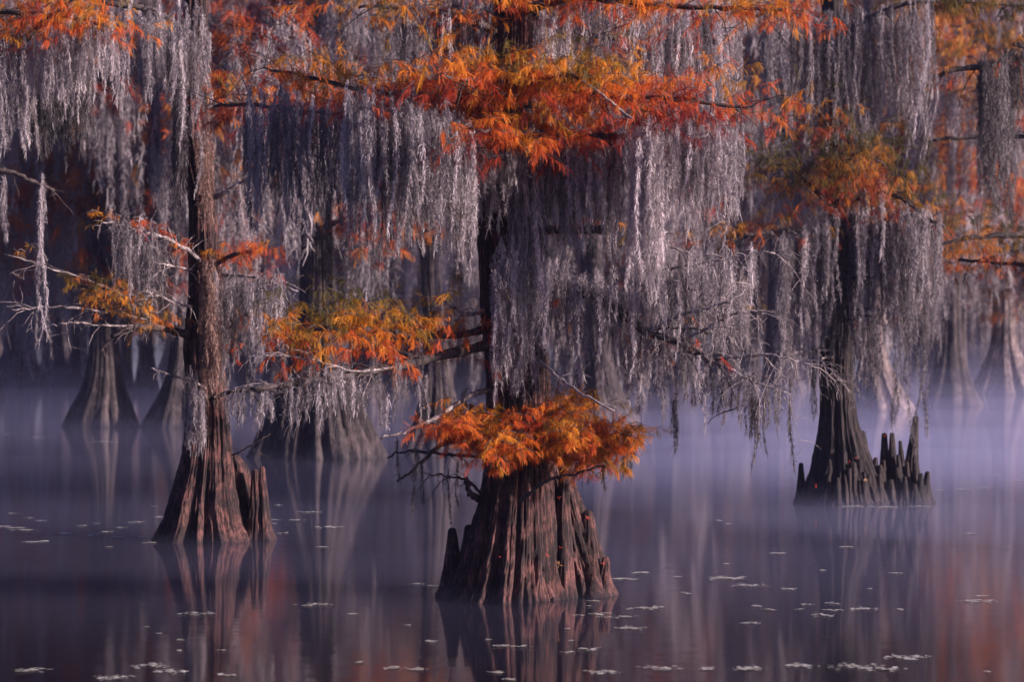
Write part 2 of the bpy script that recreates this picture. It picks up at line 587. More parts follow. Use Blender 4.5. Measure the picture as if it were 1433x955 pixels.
# ------------------------------------------------------------------ trunks traced from the picture
def stem_ctrl(rows, Y, ydep=0.0):
    """rows of (px centre, py, px half width) -> world controls, first row repeated below the water."""
    out = []
    for cx, py, hw in rows:
        p = P(cx, py, Y)
        out.append((p[0], Y + ydep, p[2], hw / F * Y))
    o = np.array(out)
    o = o[np.argsort(o[:, 2])]
    below = o[0].copy()
    below[2] -= 0.25
    below[3] *= 1.06
    return np.vstack([below, o])


def D_of(py):
    return F * CAMH / (py - CY)


def knee(parent, origin, Y, px, base_py, top_px, top_py, hw0, hw1, mat, seed, dy=0.0, nl=5):
    mb = MB()
    bx, tx = P(px, base_py, Y), P(top_px, top_py, Y)
    s = Y / F
    c = []
    for u in (0, 0.12, 0.28, 0.5, 0.75, 0.92, 1.0):
        w = hw0 * 1.3 + (hw1 * 0.8 - hw0 * 1.3) * u ** 0.62
        c.append((bx[0] + (tx[0] - bx[0]) * u ** 1.3, Y + dy, tx[2] * u, w * s))
    c = np.array(c)
    c = np.vstack([[c[0, 0], c[0, 1], -0.25, c[0, 3] * 1.1], c])
    flute_trunk(mb, c, seed, nl=nl, amp=(0.34, 0.16), seg=64, rows=44, fine=0.05, tip=True)
    return mb.build('knee', mat, parent, origin)


DC, DL, DR = D_of(838), D_of(756), D_of(704)      # centre, left and right tree


# ---- centre tree
oC = np.array([P(705, 838, DC)[0], DC, 0.0])
TC = thing('cypress_tree', 'large cypress in the centre with orange leafy skirt above its fluted base', 'tree', oC, 'moss hung cypresses standing in the water')
mb = MB()
C_ROWS = [(702, 838, 76), (706, 815, 68), (711, 780, 61), (716, 740, 54), (720, 700, 48), (724, 650, 44), (725, 600, 43), (722, 520, 41),
          (716, 430, 41), (712, 340, 40), (709, 240, 37), (709, 140, 33), (713, 60, 29), (716, -30, 27), (712, -200, 22), (716, -400, 14)]
flute_trunk(mb, stem_ctrl(C_ROWS, DC), 5, nl=15, amp=(0.22, 0.06), seg=420, rows=380, fine=0.018, toes=0.5)
C_TRUNK = mb.build('trunk', M_BARK, TC, oC)
mb = MB()
flute_trunk(mb, stem_ctrl([(806, 826, 40), (801, 800, 37), (794, 760, 33), (788, 720, 28), (780, 680, 24), (772, 640, 21), (760, 600, 18), (748, 560, 14)], DC, 0.42), 23,
            nl=9, amp=(0.34, 0.14), seg=240, rows=200, fine=0.025, toes=0.5)
mb.build('buttress', M_BARK, TC, oC)
for k, a in enumerate([(826, 824, 824, 722, 30, 8, 0.35), (845, 824, 849, 786, 12, 6, 0.25), (634, 826, 632, 745, 18, 7, 0.2), (652, 826, 655, 741, 16, 7, 0.25),
                       (768, 838, 764, 815, 10, 4, -0.15), (786, 828, 790, 662, 16, 8, 0.1)]):
    knee(TC, oC, DC, a[0], a[1], a[2], a[3], a[4], a[5], M_BARK, 40 + k, a[6])

# ---- left tree
oL = np.array([P(287, 756, DL)[0], DL, 0.0])
TL = thing('cypress_tree', 'slender cypress on the left with reddish base, broken stump and two pointed knees', 'tree', oL, 'moss hung cypresses standing in the water')
mb = MB()
L_ROWS = [(285, 756, 62), (285, 730, 52), (286, 700, 44), (289, 660, 36), (291, 620, 31), (291, 580, 28), (289, 540, 26), (284, 480, 24), (288, 420, 22), (286, 350, 20),
          (283, 280, 18), (270, 200, 21), (266, 130, 23), (272, 60, 16), (276, -20, 15), (280, -160, 12), (284, -330, 8)]
flute_trunk(mb, stem_ctrl(L_ROWS, DL), 61, nl=12, amp=(0.24, 0.10), seg=320, rows=380, fine=0.024, toes=0.45)
mb.build('trunk', M_BARK, TL, oL)
mb = MB()
flute_trunk(mb, stem_ctrl([(343, 757, 16), (341, 720, 15), (336, 680, 13), (331, 655, 11), (327, 642, 7)], DL, 0.18), 67, nl=5, amp=(0.25, 0.15), seg=80, rows=50, fine=0.04, tip=True)
mb.build('broken_stump', M_BARK, TL, oL)
knee(TL, oL, DL, 358, 757, 357, 660, 11, 6, M_BARK, 71)
knee(TL, oL, DL, 369, 757, 367, 655, 12, 4, M_BARK, 72)

# ---- right tree
oR = np.array([P(1178, 704, DR)[0], DR, 0.0])
TR = thing('cypress_tree', 'dark cypress on the right ringed by many upright knees', 'tree', oR, 'moss hung cypresses standing in the water')
mb = MB()
R_ROWS = [(1180, 704, 55), (1180, 670, 46), (1178, 640, 37), (1174, 600, 27), (1172, 560, 23), (1170, 520, 22), (1172, 460, 21), (1174, 400, 20), (1175, 330, 20), (1174, 250, 18),
          (1170, 160, 16), (1166, 60, 15), (1164, -60, 13), (1164, -250, 9)]
flute_trunk(mb, stem_ctrl(R_ROWS, DR), 81, nl=12, amp=(0.24, 0.08), seg=260, rows=300, fine=0.025, toes=0.3)
mb.build('trunk', M_BARK_R, TR, oR)
for k, a in enumerate([(1121, 704, 1121, 650, 7, 4, 0), (1134, 704, 1137, 653, 10, 5, -.1), (1155, 704, 1157, 643, 12, 6, -.32), (1175, 705, 1176, 632, 9, 6, -.36),
                       (1190, 705, 1189, 647, 8, 5, -.42), (1200, 705, 1198, 643, 7, 5, -.36), (1212, 704, 1207, 606, 13, 6, .05), (1222, 704, 1224, 642, 10, 4, -.1),
                       (1232, 705, 1230, 652, 8, 4, -.15), (1239, 704, 1239, 609, 8, 5, .1), (1250, 704, 1249, 608, 11, 4, .05), (1259, 704, 1256, 638, 8, 3, -.05),
                       (1266, 704, 1261, 619, 8, 3, .1), (1274, 704, 1284, 585, 13, 5, .15), (1285, 705, 1287, 664, 8, 4, -.1), (1294, 705, 1298, 662, 9, 4, 0),
                       (1277, 706, 1277, 678, 7, 4, -.2), (1145, 705, 1146, 672, 8, 4, -.3), (1166, 706, 1166, 668, 8, 4, -.5), (1210, 706, 1212, 665, 8, 4, -.3),
                       (1244, 706, 1244, 672, 8, 4, -.2), (1262, 706, 1263, 668, 7, 4, -.2), (1217, 705, 1217, 655, 7, 3, -.2), (1227, 705, 1227, 664, 7, 3, -.3), (1236, 706, 1235, 645, 7, 3, -.1), (1255, 705, 1253, 655, 7, 3, -.15), (1270, 705, 1269, 648, 8, 3, 0), (1281, 705, 1281, 650, 7, 3, 0), (1290, 706, 1291, 680, 6, 3, -.1), (1150, 706, 1151, 660, 8, 3, -.35), (1183, 706, 1183, 655, 7, 3, -.45), (1129, 705, 1129, 670, 7, 3, -.15), (1205, 706, 1204, 660, 7, 3, -.4)]):
    knee(TR, oR, DR, a[0], a[1], a[2], a[3], a[4] * 1.08, a[5] * .9, M_BARK_R, 110 + k, a[6])


# ------------------------------------------------------------------ boughs of the three near trees
def pl(pts, Y):
    """pixel polyline (x, y[, depth offset]) at distance Y"""
    return np.array([P(p[0], p[1], Y + (p[2] if len(p) > 2 else 0)) for p in pts])


def bough(root, origin, Y, pts, r0, r1, mat=None, gnarl=0.012, twig=(0, 0.3), twig_mat_pale=False, leaf=None, droop=0.4, upbias=0.0, name='bough', sub=1, leaf_mat=None):
    """One limb with its twigs, and its leaves as a child. pts in pixels; r0, r1 in pixels.
    leaf = (n sprays, fronds each, reach m, frond size m, tint, spread x, spread depth, spread z, offset z)"""
    s = Y / F
    mb = MB()
    c = branch(mb, pl(pts, Y), r0 * s, r1 * s, n=30, gnarl=gnarl, tint=0.5)
    tips = []
    if twig[0]:
        tips = twigs(mb, c, twig[0], twig[1], max(0.004, r1 * s * 0.45), droop, 1.0, sub, upbias=upbias)
    lf = None
    if leaf:
        n, nf, reach, size, tn, sx, sy, sz, oz = leaf
        n, size = int(n * 1.7), size * .66
        i = rng.integers(len(c) // 6, len(c), n)
        ctr = c[i] + rng.normal(0, 1, (n, 3)) * np.array([sx, sy, sz]) + np.array([0, 0, oz])
        lf = MB()
        ph = rng.uniform(0, 6.28, 3)
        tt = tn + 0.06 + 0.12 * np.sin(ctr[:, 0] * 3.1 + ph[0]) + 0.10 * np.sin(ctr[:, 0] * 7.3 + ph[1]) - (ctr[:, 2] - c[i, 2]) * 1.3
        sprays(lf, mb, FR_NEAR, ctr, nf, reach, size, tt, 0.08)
    o = mb.build(name, mat or M_WOOD, root, origin)
    if lf is not None:
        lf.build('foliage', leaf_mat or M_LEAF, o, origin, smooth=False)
    return c, tips, o


def C(pts, r0, r1, **k):
    return bough(TC, oC, DC, pts, r0, r1, **k)


# main orange shelf of the centre tree
C([(700, 140), (640, 135, -.4), (560, 128, -.7), (500, 122, -.8)], 8, 2.2, twig=(14, .4), leaf=(95, 12, .26, .15, .50, .22, .35, .13, -.02))
C([(715, 130), (780, 125, -.5), (860, 135, -.9), (950, 140, -1.0), (1050, 152, -1.1)], 8, 2, twig=(16, .4), leaf=(125, 12, .26, .15, .58, .20, .35, .13, -.01))
C([(705, 130), (690, 118, -.6), (660, 110, -1.2), (615, 105, -1.5)], 7, 2, twig=(8, .35), leaf=(72, 12, .22, .15, .43, .2, .3, .10, .04))
C([(712, 130), (740, 116, -.6), (790, 108, -1.2), (845, 112, -1.4)], 7, 2, twig=(8, .35), leaf=(72, 12, .22, .15, .42, .18, .3, .10, .04))
C([(705, 190), (760, 186, -.5), (720, 188, -1.2), (640, 186, -1.6)], 6, 2, twig=(8, .3), leaf=(75, 12, .22, .15, .60, .16, .25, .10, -.02))
C([(715, 190), (790, 190, -.6), (866, 190, -.8)], 6, 4.5, twig=(5, .3), leaf=(40, 12, .24, .15, .68, .16, .25, .12, -.05))
C([(700, 130), (620, 140, .5), (540, 135, .9), (440, 110, 1.1), (370, 95, 1.2)], 7, 2, twig=(12, .5), leaf=(75, 12, .26, .15, .55, .22, .3, .10, .0))
C([(700, 150), (600, 160, .6), (480, 160, 1.3), (380, 150, 1.6), (300, 150, 1.7)], 6, 2, twig=(12, .5), leaf=(52, 10, .26, .15, .70, .22, .3, .12, .0))
C([(712, 50), (660, 30, -.3), (590, 12, -.5), (500, 10, -.6)], 7, 2, twig=(12, .45), leaf=(42, 10, .25, .15, .42, .20, .3, .07, -.02))
C([(716, 60), (745, 35, .1), (775, 0, .2), (850, -60, .4), (900, -140, .5)], 11, 7, twig=(4, .4))
C([(716, 20), (800, -5, -.4), (900, 5, -.8), (1010, 8, -1.0), (1115, 10, -1.0)], 8, 2, twig=(14, .4), leaf=(95, 11, .25, .15, .46, .22, .3, .08, .02))
C([(716, 40), (800, 45, .5), (880, 55, .8), (945, 45, .9), (1000, 60, 1)], 7, 3, twig=(10, .4), leaf=(22, 10, .22, .15, .74, .2, .3, .10, -.04))
C([(712, 0), (690, -10, -.5), (705, 0, -1.1)], 6, 2, leaf=(14, 11, .18, .14, .42, .10, .2, .05, .0))
C([(815, 113, -1.35), (845, 133, -1.35), (884, 163, -1.35)], 2.2, 1.8, mat=M_PALE, gnarl=.006, twig=(3, .2))
C([(745, 322, -.3), (800, 320, -.5), (846, 321, -.6)], 7, 5.5, gnarl=.008, leaf=(14, 9, .16, .12, .42, .15, .12, .05, .09))
# the long bare limb to the right
C([(740, 385, .0), (800, 405, -.5), (850, 425, -.7), (905, 465, -.8), (960, 487, -.9), (1005, 508, -1.0)], 9, 4.5, twig=(6, .5), leaf=(9, 8, .2, .13, .7, .12, .2, .1, -.05))
for pts in ([(905, 465, -.8), (955, 440, -1), (1005, 425, -1.2), (1050, 400, -1.3)], [(1000, 505, -1), (1040, 500, -1.2), (1085, 498, -1.3), (1140, 512, -1.4)],
            [(985, 500, -1), (1030, 520, -1.2), (1060, 535, -1.3), (1100, 548, -1.3)], [(950, 480, -.9), (985, 462, -1.1), (1020, 445, -1.2), (1068, 442, -1.3)]):
    C(pts, 2.6, 1.0, mat=M_PALE, twig=(13, .42), droop=0.75, sub=1)
for pts in ([(900, 380, -.6), (960, 372, -.9), (1010, 362, -1), (1085, 352, -1.1)], [(890, 400, -.6), (940, 395, -.9), (985, 420, -1), (1000, 450, -1.1)], [(880, 330, -.5), (920, 335, -.7), (980, 360, -.9)]):
    C(pts, 2.4, 1.0, mat=M_PALE, twig=(12, .40), droop=0.8)
# limb to the left carrying yellow and orange leaves
C([(705, 478), (640, 492, -.5), (560, 512, -.9), (480, 528, -1.2), (400, 538, -1.4), (352, 548, -1.5)], 8, 3, twig=(10, .4))
C([(700, 455), (640, 470, -.4), (570, 468, -.7), (510, 462, -.9), (450, 462, -1.0), (410, 475, -1.0)], 6, 2, twig=(10, .4), leaf=(135, 12, .25, .145, .40, .22, .3, .14, .05))
C([(700, 425), (660, 440, -.2), (620, 420, -.3)], 4.5, 2, mat=M_PALE, twig=(3, .3))
for pts in ([(560, 512, -.9), (500, 520, -1.2), (440, 505, -1.3), (370, 500, -1.3)], [(520, 520, -1), (450, 535, -1.2), (400, 540, -1.3), (352, 535, -1.4)]):
    C(pts, 2, .9, mat=M_PALE, twig=(10, .35), droop=.5)
C([(735, 485, -.3), (765, 515, -.7), (800, 540, -1.0), (860, 572, -1.3)], 3, 1.5, mat=M_PALE, twig=(4, .3))
C([(700, 545), (660, 552, -.4), (615, 582, -.7), (575, 600, -.8), (535, 612, -.9)], 4.5, 1.6, mat=M_PALE, twig=(4, .2), gnarl=.008)
C([(680, 610), (620, 622, -.3), (590, 645, -.4), (552, 672, -.5)], 4.5, 1.8, twig=(3, .15), gnarl=.008)
C([(680, 640), (610, 635, .2), (560, 633, .3), (540, 640, .3)], 3, 1.0, twig=(7, .2), droop=.2)
C([(672, 690), (650, 672, -.1), (625, 668, -.1), (600, 662, -.1)], 2.5, .9, twig=(12, .22), droop=.5)
C([(672, 700), (662, 690, -.2), (661, 665, -.2)], 5, 3)
C([(728, 702, -.45), (765, 672, -.7), (800, 664, -.8), (850, 655, -.9)], 3.2, 1.2, twig=(4, .2))
# the leafy skirt
for pts, n, tn in (([(700, 612), (670, 606, -.5), (640, 602, -.8), (620, 602, -.9)], 66, .44), ([(720, 615), (712, 620, -.7), (700, 622, -1.1)], 62, .40),
                   ([(740, 600), (770, 612, -.6), (800, 618, -1.0)], 60, .44), ([(755, 605), (795, 608, -.4), (840, 608, -.6), (878, 604, -.7)], 82, .38),
                   ([(740, 590), (770, 582, -.4), (800, 566, -.6)], 34, .42), ([(690, 600), (665, 592, -.2), (645, 588, -.3)], 34, .44),
                   ([(760, 640), (810, 645, -.3), (840, 636, -.5), (862, 626, -.5)], 46, .32), ([(730, 600), (740, 595, -.6), (745, 590, -.9)], 40, .46)):
    C(pts, 4, 1.2, twig=(6, .22), leaf=(int(n * 1.55), 12, .16, .115, tn - .04, .11, .18, .075, .0))


def Lb(pts, r0, r1, **k):
    return bough(TL, oL, DL, pts, r0, r1, **k)


Lb([(280, 60), (240, 30, -.3), (200, 12, -.5), (150, 2, -.6), (80, -15, -.8)], 6, 4, twig=(6, .5))
Lb([(265, 120), (235, 100, .2), (190, 97, .4), (140, 97, .5), (100, 105, .5)], 5, 2.5, twig=(6, .4))
Lb([(262, 138), (250, 122, -.3), (233, 115, -.4)], 4, 2.5, mat=M_PALE, gnarl=.005)
Lb([(285, 285), (315, 268, -.3), (352, 244, -.4)], 4.5, 2.5, mat=M_PALE, gnarl=.008, twig=(2, .1))
Lb([(292, 375), (255, 345, -.4), (205, 325, -.7), (145, 313, -.9)], 4, 1.3, mat=M_PALE, twig=(12, .3), leaf=(16, 7, .14, .11, .45, .12, .12, .04, .06))
Lb([(292, 378), (318, 362, -.4), (350, 352, -.6), (368, 350, -.6)], 4.5, 1.4, twig=(8, .3), leaf=(26, 9, .16, .12, .45, .12, .15, .05, .05))
Lb([(292, 388), (330, 386, -.3), (372, 392, -.5), (420, 410, -.6)], 3.5, 1.3, mat=M_PALE, twig=(10, .4))
Lb([(275, 430), (250, 425, -.6), (225, 412, -.7), (205, 405, -.8)], 2.5, 1.2, mat=M_PALE, twig=(22, .35), droop=.3)
Lb([(275, 380), (240, 372, -.6), (205, 368, -.7)], 2.2, 1.0, mat=M_PALE, twig=(14, .35), droop=.4)
Lb([(270, 470), (235, 462, -.5), (195, 458, -.8), (155, 472, -.9)], 6.5, 3.5, twig=(5, .4))
Lb([(250, 465, -.3), (205, 442, -.7), (160, 415, -.9), (115, 400, -1.0)], 3.5, 1.5, twig=(8, .3), leaf=(62, 9, .20, .125, .26, .15, .18, .055, .02))
Lb([(245, 460, -.3), (190, 446, -.6), (120, 434, -.8), (65, 430, -.9), (18, 432, -1)], 3, 1.1, mat=M_PALE, twig=(10, .4), droop=.2)
Lb([(220, 440, -.5), (150, 405, -.8), (90, 385, -1), (8, 358, -1.1)], 2.6, 1.0, mat=M_PALE, twig=(8, .35), droop=.1, leaf=(6, 6, .15, .12, .4, .1, .1, .05, .03))
Lb([(200, 458, -.8), (130, 455, -.9), (95, 452, -1), (60, 458, -1)], 2, .9, mat=M_PALE, twig=(6, .3), droop=.3)
Lb([(300, 552), (270, 535, -.4), (240, 528, -.5), (211, 517, -.6)], 2.4, 1.0, mat=M_PALE, twig=(4, .15))
Lb([(290, 562), (320, 550, -.3), (360, 548, -.5), (400, 551, -.6)], 3.5, 1.6, twig=(6, .3))
Lb([(315, 640), (345, 628, -.2), (372, 610, -.3)], 1.6, .8, twig=(5, .25), droop=.1)
Lb([(295, 470), (320, 460, -.3), (345, 440, -.4)], 2.5, 1, twig=(8, .3), leaf=(14, 8, .15, .12, .35, .1, .12, .1, -.05))
Lb([(285, 150), (330, 140, .3), (400, 145, .6), (460, 130, .8)], 4, 1.5, twig=(12, .5), leaf=(46, 10, .28, .16, .66, .3, .4, .16, .0))


def Rb(pts, r0, r1, **k):
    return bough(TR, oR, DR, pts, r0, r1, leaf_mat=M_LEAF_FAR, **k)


Rb([(1172, 300), (1130, 255, -.6), (1100, 230, -1), (1065, 235, -1.2)], 5, 1.5, twig=(10, .5), leaf=(80, 10, .34, .17, .06, .35, .4, .22, .0))
Rb([(1172, 290), (1180, 240, -.8), (1200, 215, -1.3), (1240, 230, -1.5)], 5, 1.5, twig=(10, .5), leaf=(140, 10, .34, .17, .10, .35, .4, .25, .0))
Rb([(1176, 300), (1215, 270, -.4), (1250, 270, -.6), (1290, 292, -.7)], 5, 1.5, twig=(10, .5), leaf=(75, 10, .32, .17, .20, .35, .4, .18, .0))
Rb([(1172, 200), (1150, 165, -.6), (1130, 150, -.8)], 4, 1.5, twig=(8, .5), leaf=(46, 10, .32, .17, .34, .3, .4, .18, .0))
Rb([(1174, 310), (1130, 320, -.5), (1090, 325, -.8), (1040, 330, -.9), (1015, 335, -.9)], 5, 2, twig=(8, .5), leaf=(34, 9, .32, .20, .40, .3, .35, .12, .06))
Rb([(1176, 310), (1230, 300, -.5), (1280, 305, -.8), (1320, 320, -1)], 6, 2.2, twig=(10, .5))
Rb([(1166, 60), (1210, 30, -.4), (1260, 10, -.6), (1310, 5, -.7)], 6, 2.5, twig=(8, .6))
Rb([(1166, 50), (1130, 20, -.4), (1090, 10, -.6), (1060, 20, -.7)], 5, 2.5, twig=(8, .6))
Rb([(1180, 392, -.4), (1215, 388, -.8), (1222, 392, -.9)], 2.4, 1.6)
Rb([(1180, 450, -.4), (1208, 442, -.7), (1235, 445, -.9)], 2.4, 1.6, twig=(3, .3))
Rb([(1185, 435, -.4), (1202, 433, -.6), (1215, 431, -.7)], 1.8, 1.2)
for pts in ([(1165, 490, -.4), (1120, 492, -.8), (1100, 500, -1)], [(1165, 500, -.3), (1148, 505, -.7), (1168, 530, -1), (1180, 548, -1)], [(1160, 360, -.3), (1110, 348, -.8), (1082, 358, -.9)]):
    Rb(pts, 2, .9, mat=M_PALE, twig=(14, .45), droop=.9)


# ------------------------------------------------------------------ moss curtains (each a thing that hangs from its tree)
def curtain(label, Y, line, n, lens, rad_px=5, dens=520, hair=0.042, width=0.0042, mat=None, tint=.5, tsd=.19, depth=.25, group=None, name='moss_curtain', sway=.055, fuzz=.45, jz=14):
    """line: pixel polyline of the anchors; lens: (short, long) strand lengths in pixels."""
    s = Y / F
    c = curve(pl(line, Y), 200) if len(line) > 1 else np.repeat(pl(line, Y), 200, 0)
    n = int(n * 2.3) if n > 8 else n
    i = np.clip((np.linspace(0, 199, n) + rng.normal(0, 200 / max(n, 1) * 0.7, n)), 0, 199).astype(int)
    a = c[i].copy()
    a[:, 1] += rng.normal(0, depth, n)
    a[:, 2] += rng.normal(0, jz * s, n)
    lo, hi = lens
    u = rng.beta(1.0, 1.5, n)
    ph = rng.uniform(0, 6.28, 2)
    w = 0.5 + 0.5 * np.sin(np.linspace(0, 9, n) + ph[0]) * np.sin(np.linspace(0, 23, n) + ph[1])
    L = (lo + (hi - lo) * np.clip(0.55 * u + 0.45 * w, 0, 1)) * s
    org = a.mean(0)
    mb = MB()
    moss(mb, a, L, rad_px * s * np.where(rng.uniform(0, 1, n) < .6, rng.uniform(.22, .6, n), rng.uniform(.6, 1.25, n)) * (1.0 if n > 8 else 1.3), dens, hair, width, tint, tsd, fuzz, sway)
    o = mb.build(name, mat or M_MOSS, None, org, smooth=False)
    o.location = org
    return tag(o, label, 'spanish moss', group)


GM = 'spanish moss hanging from the trees'
for lab, line, n, lens, kw in (
    ('grey moss curtain hanging far left of the centre trunk, under the red leaves', [(345, 150, .6), (410, 150, .2), (485, 145, -.4)], 44, (50, 230), dict(tint=.42)),
    ('grey moss curtain under the left end of the orange shelf', [(485, 140, -1.1), (530, 148, -1.2), (575, 150, -1.2)], 40, (90, 225), dict(tint=.5)),
    ('pointed moss curtain hanging just left of the dark centre trunk', [(570, 150, -1.3), (615, 165, -1.3), (662, 190, -1.2)], 44, (50, 215), dict(tint=.47)),
    ('short ragged moss fringe over the black part of the centre trunk', [(655, 205, -.7), (700, 205, -.75), (748, 205, -.7)], 42, (30, 120), dict(tint=.5, depth=.12)),
    ('long pale moss covering the right face of the centre trunk', [(716, 240, -.62), (735, 235, -.65), (758, 230, -.6)], 26, (110, 345), dict(tint=.64, depth=.1, jz=20)),
    ('pinkish moss sheet right of the centre trunk, beneath the orange shelf', [(755, 215, -.5), (805, 205, -.6), (870, 198, -.6)], 58, (40, 185), dict(tint=.52, depth=.2, jz=12)),
    ('thick pale moss column hanging right of the short dark stub', [(885, 195, -1.1), (905, 195, -1.2), (925, 195, -1.1)], 26, (130, 235), dict(tint=.80, depth=.12, rad_px=6)),
    ('moss curtain ending in bright points under the right end of the orange shelf', [(930, 185, -.8), (985, 180, -.9), (1038, 178, -1)], 46, (30, 165), dict(tint=.58)),
    ('wide pink-grey moss sheet on the leaning top limb of the centre tree', [(742, 45, .2), (780, 0, .25), (850, -55, .4), (900, -70, .4)], 64, (70, 165), dict(tint=.60)),
    ('grey moss hanging left of the centre tree at the top edge', [(555, 15, -.3), (620, 10, -.2), (690, 5, 0)], 46, (50, 130), dict(tint=.40)),
    ('pale moss hanging under the topmost orange spray on the right', [(890, 10, .8), (960, 20, .9), (1035, 10, 1)], 50, (60, 165), dict(tint=.50)),
    ('moss mass draped on the bare limb right of the centre trunk', [(745, 370, -.4), (830, 395, -.6), (905, 420, -.7)], 62, (20, 185), dict(tint=.56, depth=.2, jz=12)),
    ('thin moss beards dangling below the long bare limb to the right', [(900, 468, -.9), (1000, 510, -1), (1090, 540, -1.2)], 34, (25, 90), dict(tint=.34, rad_px=3.5)),
    ('single long thin moss strand hanging left of the centre trunk', [(619, 185, -.3), (622, 186, -.3)], 3, (330, 362), dict(tint=.64, rad_px=4.5, depth=.03, jz=2)),
    ('pink-lit moss clinging to the middle of the centre trunk', [(690, 372, -.75), (712, 372, -.78), (735, 380, -.72)], 24, (35, 200), dict(tint=.62, depth=.06, jz=22)),
    ('wispy moss below the low left limb of the centre tree', [(400, 536, -1.3), (480, 528, -1.2), (600, 505, -.8)], 26, (20, 75), dict(tint=.40, rad_px=3)),
    ('moss on the bare twigs beside the banner of orange leaves on the right', [(915, 380, -.8), (975, 372, -.9), (1060, 360, -1)], 36, (30, 120), dict(tint=.52, rad_px=4)),
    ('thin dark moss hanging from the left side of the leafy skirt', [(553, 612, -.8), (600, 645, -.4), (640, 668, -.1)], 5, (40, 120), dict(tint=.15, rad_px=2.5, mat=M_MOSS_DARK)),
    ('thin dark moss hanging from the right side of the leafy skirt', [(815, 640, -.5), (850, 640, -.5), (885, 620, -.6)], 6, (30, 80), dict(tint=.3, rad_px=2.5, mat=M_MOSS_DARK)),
):
    curtain(lab, DC, line, n, lens, group=GM, **kw)
for lab, line, n, lens, kw in (
    ('dark moss beard dangling over the water, longest under the right bare limb', [(942, 555, -1), (945, 556, -1)], 4, (40, 75), dict(mat=M_MOSS_DARK, tint=.6, rad_px=3)),
    ('dark moss beard pair dangling over the water nearer the right tree', [(1050, 550, -1.2), (1060, 550, -1.2)], 7, (40, 85), dict(mat=M_MOSS_DARK, tint=.6, rad_px=3.5)),
    ('thread of dark moss hanging alone left of the right tree base', [(1106, 555, -1.2), (1107, 556, -1.2)], 2, (90, 105), dict(mat=M_MOSS_DARK, tint=.4, rad_px=2)),
):
    curtain(lab, DC, line, n, lens, group=GM, depth=.03, **kw)

KL = dict(hair=.05, width=.0050, dens=460)
for lab, line, n, lens, kw in (
    ('grey moss hanging from the top left limb of the left tree', [(170, 15, -.5), (215, 25, -.4), (255, 40, -.3)], 38, (40, 140), dict(tint=.45)),
    ('pale moss cloaking the upper trunk of the left tree', [(245, 35, -.5), (268, 40, -.55), (292, 45, -.5)], 15, (40, 200), dict(tint=.5, depth=.12, jz=26)),
    ('long dark moss tail hanging beside the left trunk', [(213, 98, .2), (218, 98, .2), (222, 98, .2)], 6, (120, 168), dict(tint=.42, rad_px=5, depth=.05)),
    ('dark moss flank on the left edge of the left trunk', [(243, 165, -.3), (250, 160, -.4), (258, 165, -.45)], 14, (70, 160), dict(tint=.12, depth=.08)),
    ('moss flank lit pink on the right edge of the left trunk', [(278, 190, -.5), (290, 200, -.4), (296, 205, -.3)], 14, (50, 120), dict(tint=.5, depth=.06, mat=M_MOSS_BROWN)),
    ('brown shaggy moss clump on the middle of the left trunk', [(284, 385, -.6), (296, 380, -.6), (308, 385, -.5)], 30, (80, 165), dict(tint=.55, depth=.08, mat=M_MOSS_BROWN, rad_px=6)),
    ('silver moss tuft on the left side of the lower left trunk', [(262, 528, -.3), (272, 540, -.42), (286, 552, -.47)], 14, (30, 110), dict(tint=.55, depth=.05, rad_px=4)),
    ('thin moss swag under the highest bare branch of the left tree', [(165, 322, -.8), (190, 325, -.8), (235, 345, -.5)], 22, (30, 110), dict(tint=.30, rad_px=4)),
    ('moss thread hanging from the broken pale branch of the left tree', [(349, 247, -.4), (351, 247, -.4)], 3, (60, 75), dict(tint=.55, rad_px=3.5, depth=.02)),
    ('wispy moss over the right twigs of the left tree', [(300, 395, -.4), (345, 392, -.4), (400, 405, -.5)], 30, (30, 140), dict(tint=.42, rad_px=3.5)),
    ('wispy moss under the lowest right branch of the left tree', [(310, 552, -.4), (350, 548, -.5), (380, 549, -.5)], 16, (15, 40), dict(tint=.4, rad_px=3)),
):
    kk = dict(KL)
    kk.update(kw)
    curtain(lab, DL, line, n, lens, group=GM, **kk)
KR = dict(hair=.06, width=.0060, dens=370)
for lab, line, n, lens, kw in (
    ('broad grey moss veil on the left of the right tree', [(1085, 335, -.8), (1125, 322, -.6), (1165, 305, -.5)], 52, (40, 215), dict(tint=.42)),
    ('grey moss veil on the right of the right tree', [(1185, 305, -.6), (1240, 300, -.7), (1318, 315, -1)], 66, (25, 195), dict(tint=.44)),
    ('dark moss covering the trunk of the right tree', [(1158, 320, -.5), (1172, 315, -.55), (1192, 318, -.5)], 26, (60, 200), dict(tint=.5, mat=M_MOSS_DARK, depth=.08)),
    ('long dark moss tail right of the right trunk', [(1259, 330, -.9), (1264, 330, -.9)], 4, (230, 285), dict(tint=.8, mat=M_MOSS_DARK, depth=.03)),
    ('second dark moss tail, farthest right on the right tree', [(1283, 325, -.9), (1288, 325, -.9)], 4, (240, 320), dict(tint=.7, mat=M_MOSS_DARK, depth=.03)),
    ('grey moss sheet hanging above the olive leaves of the right tree', [(1070, 20, -.6), (1140, 25, -.4), (1220, 28, -.4), (1305, 5, -.6)], 84, (70, 240), dict(tint=.40)),
    ('moss strand hanging low against the trunk of the right tree', [(1196, 440, -.7), (1215, 445, -.8), (1232, 447, -.8)], 10, (40, 130), dict(tint=.22)),
    ('moss beard hanging left of the right trunk above the water', [(1137, 500, -.7), (1142, 500, -.7)], 4, (50, 90), dict(tint=.5, mat=M_MOSS_DARK, depth=.03, rad_px=3)),
):
    kk = dict(KR)
    kk.update(kw)
    curtain(lab, DR, line, n, lens, group=GM, **kk)


